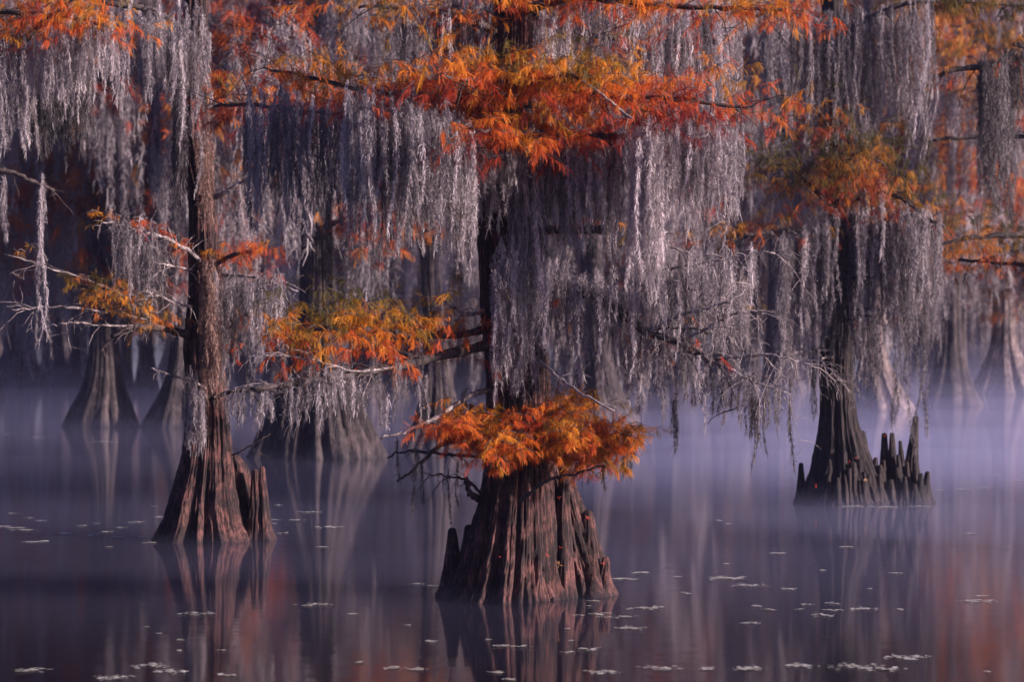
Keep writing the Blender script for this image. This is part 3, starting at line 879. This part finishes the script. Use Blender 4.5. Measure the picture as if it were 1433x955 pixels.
# ------------------------------------------------------------------ trees just outside the frame whose boughs reach in
def edge_tree(label, Y, px, hw, seed):
    org = np.array([P(px, 500, Y)[0], Y, 0.0])
    T = thing('cypress_tree', label, 'tree', org, 'moss hung cypresses standing in the water')
    zt = CAMH + 560 / F * Y
    r = hw / F * Y
    mb = MB()
    flute_trunk(mb, np.array([(org[0], Y, -.25, r * 2.3), (org[0], Y, 0, r * 2.1), (org[0], Y, .5, r * 1.6), (org[0], Y, 1.4, r * 1.1), (org[0], Y, zt * .6, r * .8), (org[0], Y, zt * 1.2, r * .4)]), seed,
                seg=120, rows=90)
    mb.build('trunk', M_BARK, T, org)
    return T, org


DLE = 29.0
TE, oE = edge_tree('cypress outside the left edge whose yellow bough reaches into the top corner', DLE, -130, 32, 201)
E = lambda pts, r0, r1, **k: bough(TE, oE, DLE, pts, r0, r1, **k)
E([(-130, 60), (-60, 50, -.2), (20, 62, -.3), (60, 35, -.4), (100, 5, -.5), (140, -30, -.5)], 7, 2.5, twig=(10, .4), leaf=(80, 11, .26, .15, .34, .24, .3, .10, .02))
E([(-130, 20), (-20, 15, -.4), (60, 20, -.5), (110, 25, -.6), (158, 38, -.6)], 5, 2, twig=(12, .4), leaf=(85, 11, .25, .15, .42, .2, .3, .08, .0))
E([(-130, 215), (-50, 228, -.2), (10, 240, -.3), (45, 255, -.3), (75, 268, -.3)], 5, 2.2, twig=(5, .25))
E([(-130, 140), (-20, 150, .3), (50, 130, .5), (110, 105, .6)], 5, 2, twig=(6, .4))
for lab, line, n, lens, kw in (
    ('ragged pale moss hanging at the left edge below the yellow leaves', [(-20, 60, -.3), (15, 62, -.3), (46, 70, -.3)], 30, (60, 175), dict(tint=.52)),
    ('silver moss fringe under the orange end of the yellow bough', [(60, 55, -.4), (105, 48, -.5), (165, 45, -.5)], 46, (25, 120), dict(tint=.60, rad_px=4)),
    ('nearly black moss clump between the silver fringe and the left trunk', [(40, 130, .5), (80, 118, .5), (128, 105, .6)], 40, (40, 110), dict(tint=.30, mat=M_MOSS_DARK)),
    ('single long moss strand hanging over the water near the left edge', [(59, 262, -.3), (61, 262, -.3)], 4, (215, 232), dict(tint=.58, rad_px=4.5, depth=.02)),
    ('short moss strand hanging at the extreme left edge', [(2, 240, -.3), (8, 242, -.3)], 4, (70, 105), dict(tint=.5, rad_px=4, depth=.03)),
):
    curtain(lab, DLE, line, n, lens, group=GM, **kw)
DRE = 40.0
TG, oG = edge_tree('cypress outside the right edge whose dark mossy bough enters the frame', DRE, 1560, 38, 205)
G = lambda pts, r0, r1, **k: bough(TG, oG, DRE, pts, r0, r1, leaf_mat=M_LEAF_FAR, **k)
G([(1560, 30), (1480, 35, -.2), (1433, 55, -.3), (1405, 85, -.4), (1385, 92, -.4), (1340, 95, -.4), (1295, 110, -.4)], 12, 2.5, twig=(10, .5), leaf=(16, 8, .3, .2, .55, .3, .3, .15, 0))
G([(1560, 200), (1470, 192, .2), (1410, 190, .3), (1330, 195, .4), (1292, 200, .4)], 5, 2, twig=(6, .5))
G([(1560, -20), (1480, 0, -.5), (1400, 5, -.8), (1320, 0, -.9), (1285, 5, -.9)], 6, 2.5, twig=(10, .5), leaf=(70, 10, .32, .2, .03, .3, .4, .10, .0))
G([(1560, 350), (1480, 335, -.2), (1400, 330, -.4), (1330, 338, -.5), (1290, 350, -.5)], 6, 2, twig=(8, .5), leaf=(75, 10, .34, .17, .20, .35, .4, .2, .0))
G([(1560, 400), (1480, 372, .2), (1400, 368, .4), (1340, 362, .5)], 5, 2, twig=(8, .5), leaf=(40, 10, .34, .17, .40, .35, .4, .15, .0))
for lab, line, n, lens, kw in (
    ('dark moss trailing from the bent bough at the right edge', [(1372, 95, -.4), (1392, 92, -.4), (1412, 85, -.4)], 28, (90, 235), dict(tint=.85, mat=M_MOSS_DARK)),
    ('short dark moss on the thick bough at the right frame edge', [(1412, 85, -.4), (1440, 60, -.3)], 14, (40, 120), dict(tint=.6, mat=M_MOSS_DARK)),
):
    kk = dict(KR)
    kk.update(kw)
    curtain(lab, DRE, line, n, lens, group=GM, **kk)


# ------------------------------------------------------------------ trees further back
# shared bough kinds, built along +X at the origin
def far_bough(seed, L, leafy, mossy, tn):
    global rng
    keep = rng
    rng = np.random.default_rng(seed)
    w, lf, ms = MB(), MB(), MB()
    c = branch(w, [(0, 0, 0), (L * .3, rng.normal(0, .2), .35), (L * .65, rng.normal(0, .3), .3), (L, rng.normal(0, .4), -.15)], .07, .015, n=18, sides=5, gnarl=.05)
    tips = twigs(w, c, 12, L * .35, .016, .4, 1.0, 1)
    cc = np.vstack([c] + tips)
    i = rng.integers(len(c) // 5, len(cc), leafy)
    ctr = cc[i] + rng.normal(0, 1, (leafy, 3)) * np.array([.25, .3, .15]) + np.array([0, 0, .1])
    sprays(lf, None, FR_MID, ctr, 14, .45, .30, tn + .12 * np.sin(ctr[:, 0] * 2 + seed), .1)
    i = rng.integers(0, len(cc), mossy)
    LL = rng.beta(1.5, 2.2, mossy) * 2.6 + .4
    moss(ms, cc[i] + rng.normal(0, .06, (mossy, 3)), LL, rng.uniform(.05, .13, mossy), 90, .22, .017, .5, .14, .35, .03)
    out = []
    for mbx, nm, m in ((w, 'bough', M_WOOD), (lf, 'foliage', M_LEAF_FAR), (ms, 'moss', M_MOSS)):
        o = mbx.build(nm, m, smooth=False)
        me = o.data
        bpy.data.objects.remove(o)
        out.append(me)
    rng = keep
    return out


FAR = [far_bough(301 + k, L, lf, ms, .5) for k, (L, lf, ms) in enumerate([(2.6, 80, 30), (3.4, 110, 40), (3.0, 40, 64), (4.0, 90, 60), (2.2, 120, 20), (3.2, 14, 80)])]


def far_tree(label, Y, rows, n_b, zr, seed, tn=0.0, moss_shift=0.0, scale=1.0, mat=None, kinds=range(6), nl=8, seg=110, group='trees in the misty background', amp=(.26, .08)):
    r = np.random.default_rng(seed)
    ctrl = stem_ctrl(rows, Y)
    org = np.array([ctrl[1, 0], Y, 0.0])
    T = thing('cypress_tree', label, 'tree', org, group)
    mb = MB()
    flute_trunk(mb, ctrl, seed, nl=nl, amp=amp, seg=seg, rows=90, fine=.02)
    mb.build('trunk', mat or M_BARK_FAR, T, org)
    kinds = list(kinds)
    for k in range(n_b):
        z = zr[0] + (zr[1] - zr[0]) * (k + r.uniform(0, .9)) / n_b
        x = np.interp(z, ctrl[:, 2], ctrl[:, 0])
        w, lf, ms = FAR[kinds[r.integers(0, len(kinds))]]
        b = bpy.data.objects.new('bough', w)
        COL.objects.link(b)
        b.parent = T
        b.location = (x - org[0], 0, z)
        b.rotation_euler = (r.normal(0, .08), r.normal(0, .08), r.uniform(0, 6.283))
        sc = scale * r.uniform(.75, 1.2)
        b.scale = (sc, sc, sc)
        for me, nm, sh in ((lf, 'foliage', tn + r.normal(0, .12)), (ms, 'moss', moss_shift + r.normal(0, .07))):
            o = bpy.data.objects.new(nm, me)
            COL.objects.link(o)
            o.parent = b
            v = 1.0 + sh
            o.color = (v, v, v, 1)
    return T


def rows_of(px, py_base, hw, waist, top_shift=0, Y=None):
    """generic flared stem: base, waist and top in pixels"""
    h = (hw - waist)
    s = 100.0 / max(Y, 1) * .9
    return [(px, py_base, hw), (px, py_base - 25 * s, waist + h * .66), (px, py_base - 60 * s, waist + h * .30), (px + top_shift * .1, py_base - 110 * s, waist + h * .06), (px + top_shift * .4, py_base - 260 * s, waist * .85),
            (px + top_shift * .7, py_base - 420 * s, waist * .7), (px + top_shift, -120, waist * .4)]


B = far_tree
T_B1 = B('cypress with wide flared base behind and left of the left tree', D_of(597), [(142, 597, 48), (142, 575, 41), (144, 550, 31), (145, 520, 24), (145, 480, 19), (142, 400, 17), (135, 300, 16), (133, 200, 14), (135, 130, 12), (138, 0, 9), (138, -150, 6)],
  9, (5.5, 12), 401, tn=.1, kinds=(2, 3, 5, 5))
T_B2 = B('dark flared cypress half hidden right behind the left trunk', D_of(598), [(250, 598, 46), (250, 575, 36), (252, 545, 24), (254, 510, 17), (256, 440, 14), (258, 250, 11), (258, -100, 6)], 7, (6, 12), 402, tn=.1, kinds=(1, 2, 3))
T_B3 = B('massive swollen cypress base between the left and centre trees', D_of(640), [(446, 640, 86), (446, 615, 76), (446, 585, 64), (446, 555, 54), (447, 520, 42), (447, 480, 32), (446, 420, 25), (444, 300, 20), (446, 100, 16), (446, -100, 9)],
  8, (6.2, 10), 403, tn=.1, kinds=(2, 3, 5), nl=13, seg=200)
B('narrow dark cypress close behind the left end of the leafy skirt', D_of(628), [(612, 628, 46), (612, 605, 36), (612, 575, 27), (612, 530, 19), (606, 430, 14), (598, 250, 11), (596, -100, 6)], 6, (6.5, 11), 404, tn=.1, kinds=(2, 3, 5))
B('cypress with ribbed flare just right of the centre trunk', D_of(592), [(838, 592, 52), (838, 570, 42), (836, 540, 31), (834, 500, 23), (830, 400, 16), (826, 200, 12), (826, -100, 7)], 7, (6, 13), 405, tn=.05, kinds=(2, 3, 5))
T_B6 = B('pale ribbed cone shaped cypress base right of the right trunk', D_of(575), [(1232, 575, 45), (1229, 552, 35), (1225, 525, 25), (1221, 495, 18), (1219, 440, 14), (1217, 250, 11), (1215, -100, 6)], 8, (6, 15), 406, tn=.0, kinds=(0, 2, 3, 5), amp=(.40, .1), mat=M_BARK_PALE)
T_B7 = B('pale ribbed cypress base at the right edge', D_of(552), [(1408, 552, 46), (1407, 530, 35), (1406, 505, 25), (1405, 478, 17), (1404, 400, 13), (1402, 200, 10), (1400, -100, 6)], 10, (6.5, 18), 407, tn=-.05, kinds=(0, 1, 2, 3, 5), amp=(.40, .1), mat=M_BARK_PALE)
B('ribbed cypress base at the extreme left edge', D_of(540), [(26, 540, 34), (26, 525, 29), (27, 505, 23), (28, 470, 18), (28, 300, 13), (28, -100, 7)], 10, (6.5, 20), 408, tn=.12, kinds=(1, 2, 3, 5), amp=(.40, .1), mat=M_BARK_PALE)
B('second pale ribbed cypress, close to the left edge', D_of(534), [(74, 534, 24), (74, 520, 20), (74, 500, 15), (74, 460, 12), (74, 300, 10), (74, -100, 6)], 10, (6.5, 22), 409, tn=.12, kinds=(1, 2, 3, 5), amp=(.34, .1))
B('thin reddish cypress stem behind the flared base on the left', D_of(555), [(179, 555, 11), (178, 530, 8), (177, 480, 7), (176, 300, 6), (176, -60, 4)], 8, (5, 15), 410, tn=.15, kinds=(0, 1, 3))
B('dark leaning cypress stem in the gap right of the left tree', D_of(560), [(352, 560, 18), (347, 545, 14), (336, 510, 11), (326, 470, 9), (322, 300, 8), (318, -60, 5)], 8, (5, 15), 411, tn=.1, kinds=(0, 1, 2, 3))



def leafy(T, Y, px, specs):
    """more leafy boughs on a background tree: (py, kind, turn in degrees, scale, tint)"""
    for py, kd, turn, sc, tn in specs:
        p = P(px, py, Y)
        w_, lf_, ms_ = FAR[kd]
        b_ = bpy.data.objects.new('bough', w_)
        COL.objects.link(b_)
        b_.parent = T
        b_.location = (p[0] - T.location.x, 0, p[2])
        b_.rotation_euler = (0, 0.05, math.radians(turn))
        b_.scale = (sc, sc, sc)
        for me_, nm_, sh_ in ((lf_, 'foliage', tn), (ms_, 'moss', -.1)):
            o_ = bpy.data.objects.new(nm_, me_)
            COL.objects.link(o_)
            o_.parent = b_
            o_.color = (1 + sh_, 1 + sh_, 1 + sh_, 1)


leafy(T_B1, D_of(597), 134, [(170, 4, -20, 1.2, .0), (215, 1, 15, 1.1, .08), (265, 4, -10, 1.2, .05), (300, 0, 200, 1.2, .1), (330, 1, -30, .9, .12), (240, 4, 170, 1.2, .1), (120, 0, -15, 1.2, -.05)])
leafy(T_B2, D_of(598), 257, [(180, 4, 200, 1.1, .0), (210, 4, -15, 1.2, -.05), (250, 0, 195, 1.0, .1), (330, 4, -20, 1.0, .05), (360, 0, 185, .9, .15)])
leafy(T_B3, D_of(640), 445, [(325, 0, -25, .8, .1), (90, 4, 200, .9, .1)])
leafy(T_B6, D_of(575), 1217, [(55, 4, -15, 1.5, -.12), (95, 1, -30, 1.4, -.1), (190, 4, -20, 1.4, -.1), (215, 1, -40, 1.2, -.02), (240, 4, -10, 1.1, -.1), (330, 0, -25, 1.4, -.02)])
leafy(T_B7, D_of(552), 1403, [(40, 0, 205, 1.9, -.14), (95, 0, 195, 1.7, -.2), (195, 0, 200, 1.8, -.18), (320, 0, 200, 1.6, -.2), (350, 1, 220, 1.4, -.2)])

random.seed(5)
FARPOS = [(-60, 546), (110, 541), (205, 545), (300, 548), (395, 551), (405, 538), (500, 545), (552, 556), (572, 541), (655, 545), (745, 541), (790, 552), (885, 546), (905, 537), (960, 545),
          (1010, 553), (1050, 541), (1100, 547), (1140, 538), (1290, 541), (1312, 551), (1345, 540), (1470, 545), (1500, 558), (-20, 560), (1080, 566), (520, 566), (690, 560), (930, 563), (380, 563), (1330, 568)]
FARPOS.sort()
for k, (px, py) in enumerate(FARPOS):
    Y = D_of(py)
    wai = random.uniform(7, 12) * 110 / Y
    side = 'on the left' if px < 480 else ('in the middle' if px < 960 else 'on the right')
    side_n = [p for p in FARPOS if (p[0] < 480) == (px < 480) and (480 <= p[0] < 960) == (480 <= px < 960)]
    num = ['first', 'second', 'third', 'fourth', 'fifth', 'sixth', 'seventh', 'eighth', 'ninth', 'tenth', 'eleventh', 'twelfth', 'thirteenth', 'fourteenth'][side_n.index((px, py))]
    B(f'{num} from the left of the distant misty cypresses {side}', Y, rows_of(px, py, wai * random.uniform(2.0, 3.0), wai, random.uniform(-14, 14), Y), 17, (4.2, CAMH + .135 * Y), 500 + k,
      tn=random.uniform(-.24, .0), moss_shift=random.uniform(-.1, .15), scale=Y / 95 * .95 + .1, seg=64, kinds=((0, 1, 3, 4, 5) if px > 1150 or px < 420 else (0, 1, 2, 3, 5)), group='distant cypresses fading into the mist')

# the closed wood behind everything
FW = bpy.data.objects.new('far_woods', None)
COL.objects.link(FW)
FW['kind'] = 'stuff'
FW['label'] = 'dark closed wood of mossy trunks far behind in the haze'
FW['category'] = 'woods'
w, lf, ms = MB(), MB(), MB()
for k in range(150):
    x, y = rng.uniform(-75, 75), rng.uniform(165, 215)
    r0 = rng.uniform(.2, .5)
    lean = rng.normal(0, .8)
    tube(w, np.array([(x, y, -.2), (x + .05, y, 1.2), (x + lean * .2, y, 3), (x + lean, y, 14), (x + lean * 2, y, 34)]), [r0 * 2.6, r0 * 1.6, r0, r0 * .8, r0 * .4], 8, rng.uniform(.3, .7))
n = 9000
ctr = np.stack([rng.uniform(-80, 80, n), rng.uniform(168, 225, n), rng.uniform(3.5, 36, n)], 1)
sprays(lf, None, FR_FAR, ctr, 6, 1.2, 1.1, .62 + .2 * np.sin(ctr[:, 0] * .7) * np.sin(ctr[:, 2] * .6), .12)
n = 9000
an = np.stack([rng.uniform(-78, 78, n), rng.uniform(163, 215, n), rng.uniform(5, 36, n)], 1)
moss(ms, an, rng.uniform(1.5, 5, n), rng.uniform(.10, .28, n), 24, .6, .045, .5, .2, .3, .02)
w.build('trunk', M_BARK_FAR, FW)
lf.build('foliage', M_LEAF_FAR, FW, smooth=False)
ms.build('moss', M_MOSS, FW, smooth=False)

# ------------------------------------------------------------------ floating weed
WEED = [(20, 720, 14), (43, 726, 12), (58, 730, 14), (6, 738, 18), (24, 740, 22), (34, 743, 30), (89, 748, 32), (45, 760, 22), (63, 759, 16), (115, 737, 12), (137, 734, 9), (136, 749, 14),
        (149, 746, 14), (121, 751, 12), (164, 753, 14), (169, 740, 14), (193, 732, 22), (217, 710, 10), (222, 725, 10), (208, 753, 24), (152, 767, 11), (212, 761, 16), (389, 708, 10), (431, 718, 30),
        (414, 729, 24), (386, 729, 13), (383, 734, 10), (461, 739, 34), (450, 767, 16), (391, 748, 8), (401, 747, 6), (275, 861, 42), (221, 889, 6), (206, 880, 8), (252, 898, 10), (250, 913, 12),
        (312, 912, 8), (439, 848, 46), (43, 940, 50), (214, 934, 54), (238, 942, 50), (162, 951, 54), (316, 947, 32), (492, 861, 11), (571, 877, 6), (586, 819, 21), (612, 822, 26), (620, 833, 16),
        (666, 842, 16), (702, 844, 13), (600, 900, 28), (680, 897, 15), (699, 906, 26), (728, 907, 28), (504, 929, 15), (549, 937, 34), (584, 939, 34), (693, 943, 24), (714, 953, 26), (796, 915, 19),
        (825, 911, 38), (800, 899, 8), (797, 882, 9), (810, 863, 17), (838, 861, 38), (852, 866, 25), (830, 843, 20), (825, 850, 8), (905, 853, 52), (878, 865, 25), (885, 881, 48), (899, 803, 25),
        (875, 812, 34), (949, 809, 9), (957, 831, 8), (922, 937, 52), (843, 943, 48), (1020, 811, 56), (1050, 821, 50), (1102, 826, 28), (962, 833, 14), (1016, 791, 6), (1087, 776, 22), (1185, 767, 18),
        (1152, 800, 10), (1252, 804, 14), (1218, 826, 10), (1128, 848, 24), (1170, 846, 24), (1167, 856, 30), (1206, 854, 42), (1154, 863, 40), (1120, 855, 10), (1262, 855, 14), (1057, 850, 16),
        (1076, 855, 18), (1053, 874, 26), (1369, 843, 52), (1375, 836, 15), (1271, 922, 62), (1053, 938, 52), (992, 938, 28), (1120, 934, 46), (1198, 935, 72), (1243, 939, 48), (1380, 942, 12),
        (1358, 748, 13), (1377, 684, 18), (1347, 686, 16), (1364, 665, 12), (1395, 667, 12), (1427, 674, 14), (1315, 687, 8), (1020, 735, 10), (1007, 730, 8), (1191, 710, 40), (1239, 711, 40),
        (1288, 710, 30), (56, 613, 40), (145, 619, 34), (212, 622, 14), (11, 608, 20)]
ORD = ['leftmost', 'second from left', 'third from left', 'fourth from left', 'fifth from left', 'sixth from left', 'seventh from left', 'eighth from left', 'ninth from left', 'tenth from left',
       'eleventh from left', 'twelfth from left', 'thirteenth from left', 'fourteenth from left']


def zone(x, y):
    if y < 630:
        return 'far back on the misty left water'
    if x < 225 and y < 775:
        return ('on the open water at the left edge' if x < 100 else 'beside the left tree base, on its left')
    if x < 480 and y < 790:
        return 'right of the two pointed knees'
    if x < 480:
        return ('along the bottom edge at left' if y > 925 else 'on the left tree reflection')
    if x < 780:
        return ('at the foot of the centre tree' if y < 850 else 'under the centre tree reflection' if y < 920 else 'along the bottom edge below centre')
    if x < 980:
        return ('close right of the centre tree' if y < 860 else 'lower right of the centre tree')
    if y > 900:
        return 'along the bottom edge at right'
    if y < 705:
        return 'on the misty water at the right edge'
    if y < 720:
        return 'right at the knees of the right tree'
    if x < 1115:
        return 'between centre and right trees'
    return 'on the right tree reflection' if x < 1300 else 'low at the right edge'


zones = {}
for wd in WEED:
    zones.setdefault(zone(wd[0], wd[1]), []).append(wd)
for zn, L in zones.items():
    L.sort()
    for k, (px, py, wpx) in enumerate(L):
        Y = D_of(py)
        s = Y / F
        wm = wpx * s
        dm = min(wm * .9, 0.32 if wpx > 30 else .14)
        mb = MB()
        n = int(max(5, 34 * wm / .3 * (1.6 if wpx > 40 else 1)))
        cx0 = P(px, py, Y)[0]
        g = np.clip(rng.normal(0, .5, (n, 2)), -1.1, 1.1)
        x = cx0 + g[:, 0] * wm * .5
        y = Y + g[:, 1] * dm * .5 + .2 * dm * np.sin(g[:, 0] * 5 + k)
        rr = rng.uniform(.006, .019, n) * (1 + .5 * (Y > 26))
        a0 = rng.uniform(0, 6.28, n)
        z = .005 + rng.uniform(0, .006, n)
        th = np.array([0, 1.2, 2.6, 4.2])
        ringx = x[:, None] + rr[:, None] * np.cos(a0[:, None] + th) * 1.5
        ringy = y[:, None] + rr[:, None] * np.sin(a0[:, None] + th)
        ringz = z[:, None] + rng.uniform(0, .002, (n, 4))
        v = np.stack([ringx, ringy, ringz], -1)
        q = np.arange(n * 4).reshape(n, 4)
        org = np.array([cx0, Y, 0.0])
        mb.add(v.reshape(-1, 3), q, np.repeat(np.clip(rng.normal(.55, .25, n), 0, 1), 4))
        o = mb.build('floating_weed', M_WEED, None, org, smooth=False)
        o.location = org
        tag(o, f'pale floating weed {zn}, {ORD[k]}' if len(L) > 1 else f'lone pale floating weed {zn}', 'floating weed', 'pale weed floating on the dark water')

# ------------------------------------------------------------------ red and yellow leaves caught on the bark and knees
M_RED = mat_leaf('red_leaf', [(0.0, (0.5, 0.03, 0.03)), (1.0, (0.6, 0.10, 0.05))], .3)
M_YEL = mat_leaf('yellow_leaf', [(0.0, (0.70, 0.32, 0.12)), (1.0, (0.8, 0.5, 0.25))], .3)
for px, py, Y, sz, m, lab in (
        (782, 791, DC - .28, 9, M_YEL, 'pale yellow leaf caught low in the groove of the centre base'),
        (784, 768, DC - .1, 6, M_RED, 'red leaves clustered on the buttress of the centre base'),
        (766, 778, DC - .3, 5, M_RED, 'small red leaf beside the groove of the centre base'),
        (845, 790, DC + .05, 6, M_RED, 'red sprout on the far right knee of the centre tree'),
        (823, 724, DC + .12, 6, M_RED, 'red sprout on top of the tallest knee of the centre tree'),
        (783, 697, DC + .0, 5, M_RED, 'red sprout high on the buttress under the leafy skirt'),
        (700, 779, DC - .45, 4, M_RED, 'red leaf on the front face of the centre base'),
        (1239, 610, DR - .0, 4, M_RED, 'red tip on a tall knee of the right tree'),
        (1189, 647, DR - .5, 4, M_RED, 'red tip on a front knee of the right tree'),
        (1198, 642, DR - .45, 4, M_RED, 'red tip on the front knee nearest the right trunk flank'),
        (1143, 680, DR - .45, 5, M_RED, 'red leaf low on the left front knees of the right tree'),
        (1213, 671, DR - .5, 7, M_YEL, 'yellow leaf caught among the middle knees of the right tree')):
    org = P(px, py, Y)
    mb = MB()
    for k in range(5):
        d = norm(rng.normal(0, 1, 3) * np.array([1, .4, 1]))
        e = norm(np.cross(d, rng.normal(0, 1, 3)))
        L = sz / F * Y * rng.uniform(.5, .9)
        mb.add([org, org + d * L * .5 + e * L * .22, org + d * L, org + d * L * .5 - e * L * .22], [[0, 1, 2, 3]], rng.uniform(0, 1))
    o = mb.build('fallen_leaf', m, None, org, smooth=False)
    o.location = org
    tag(o, lab, 'leaf')
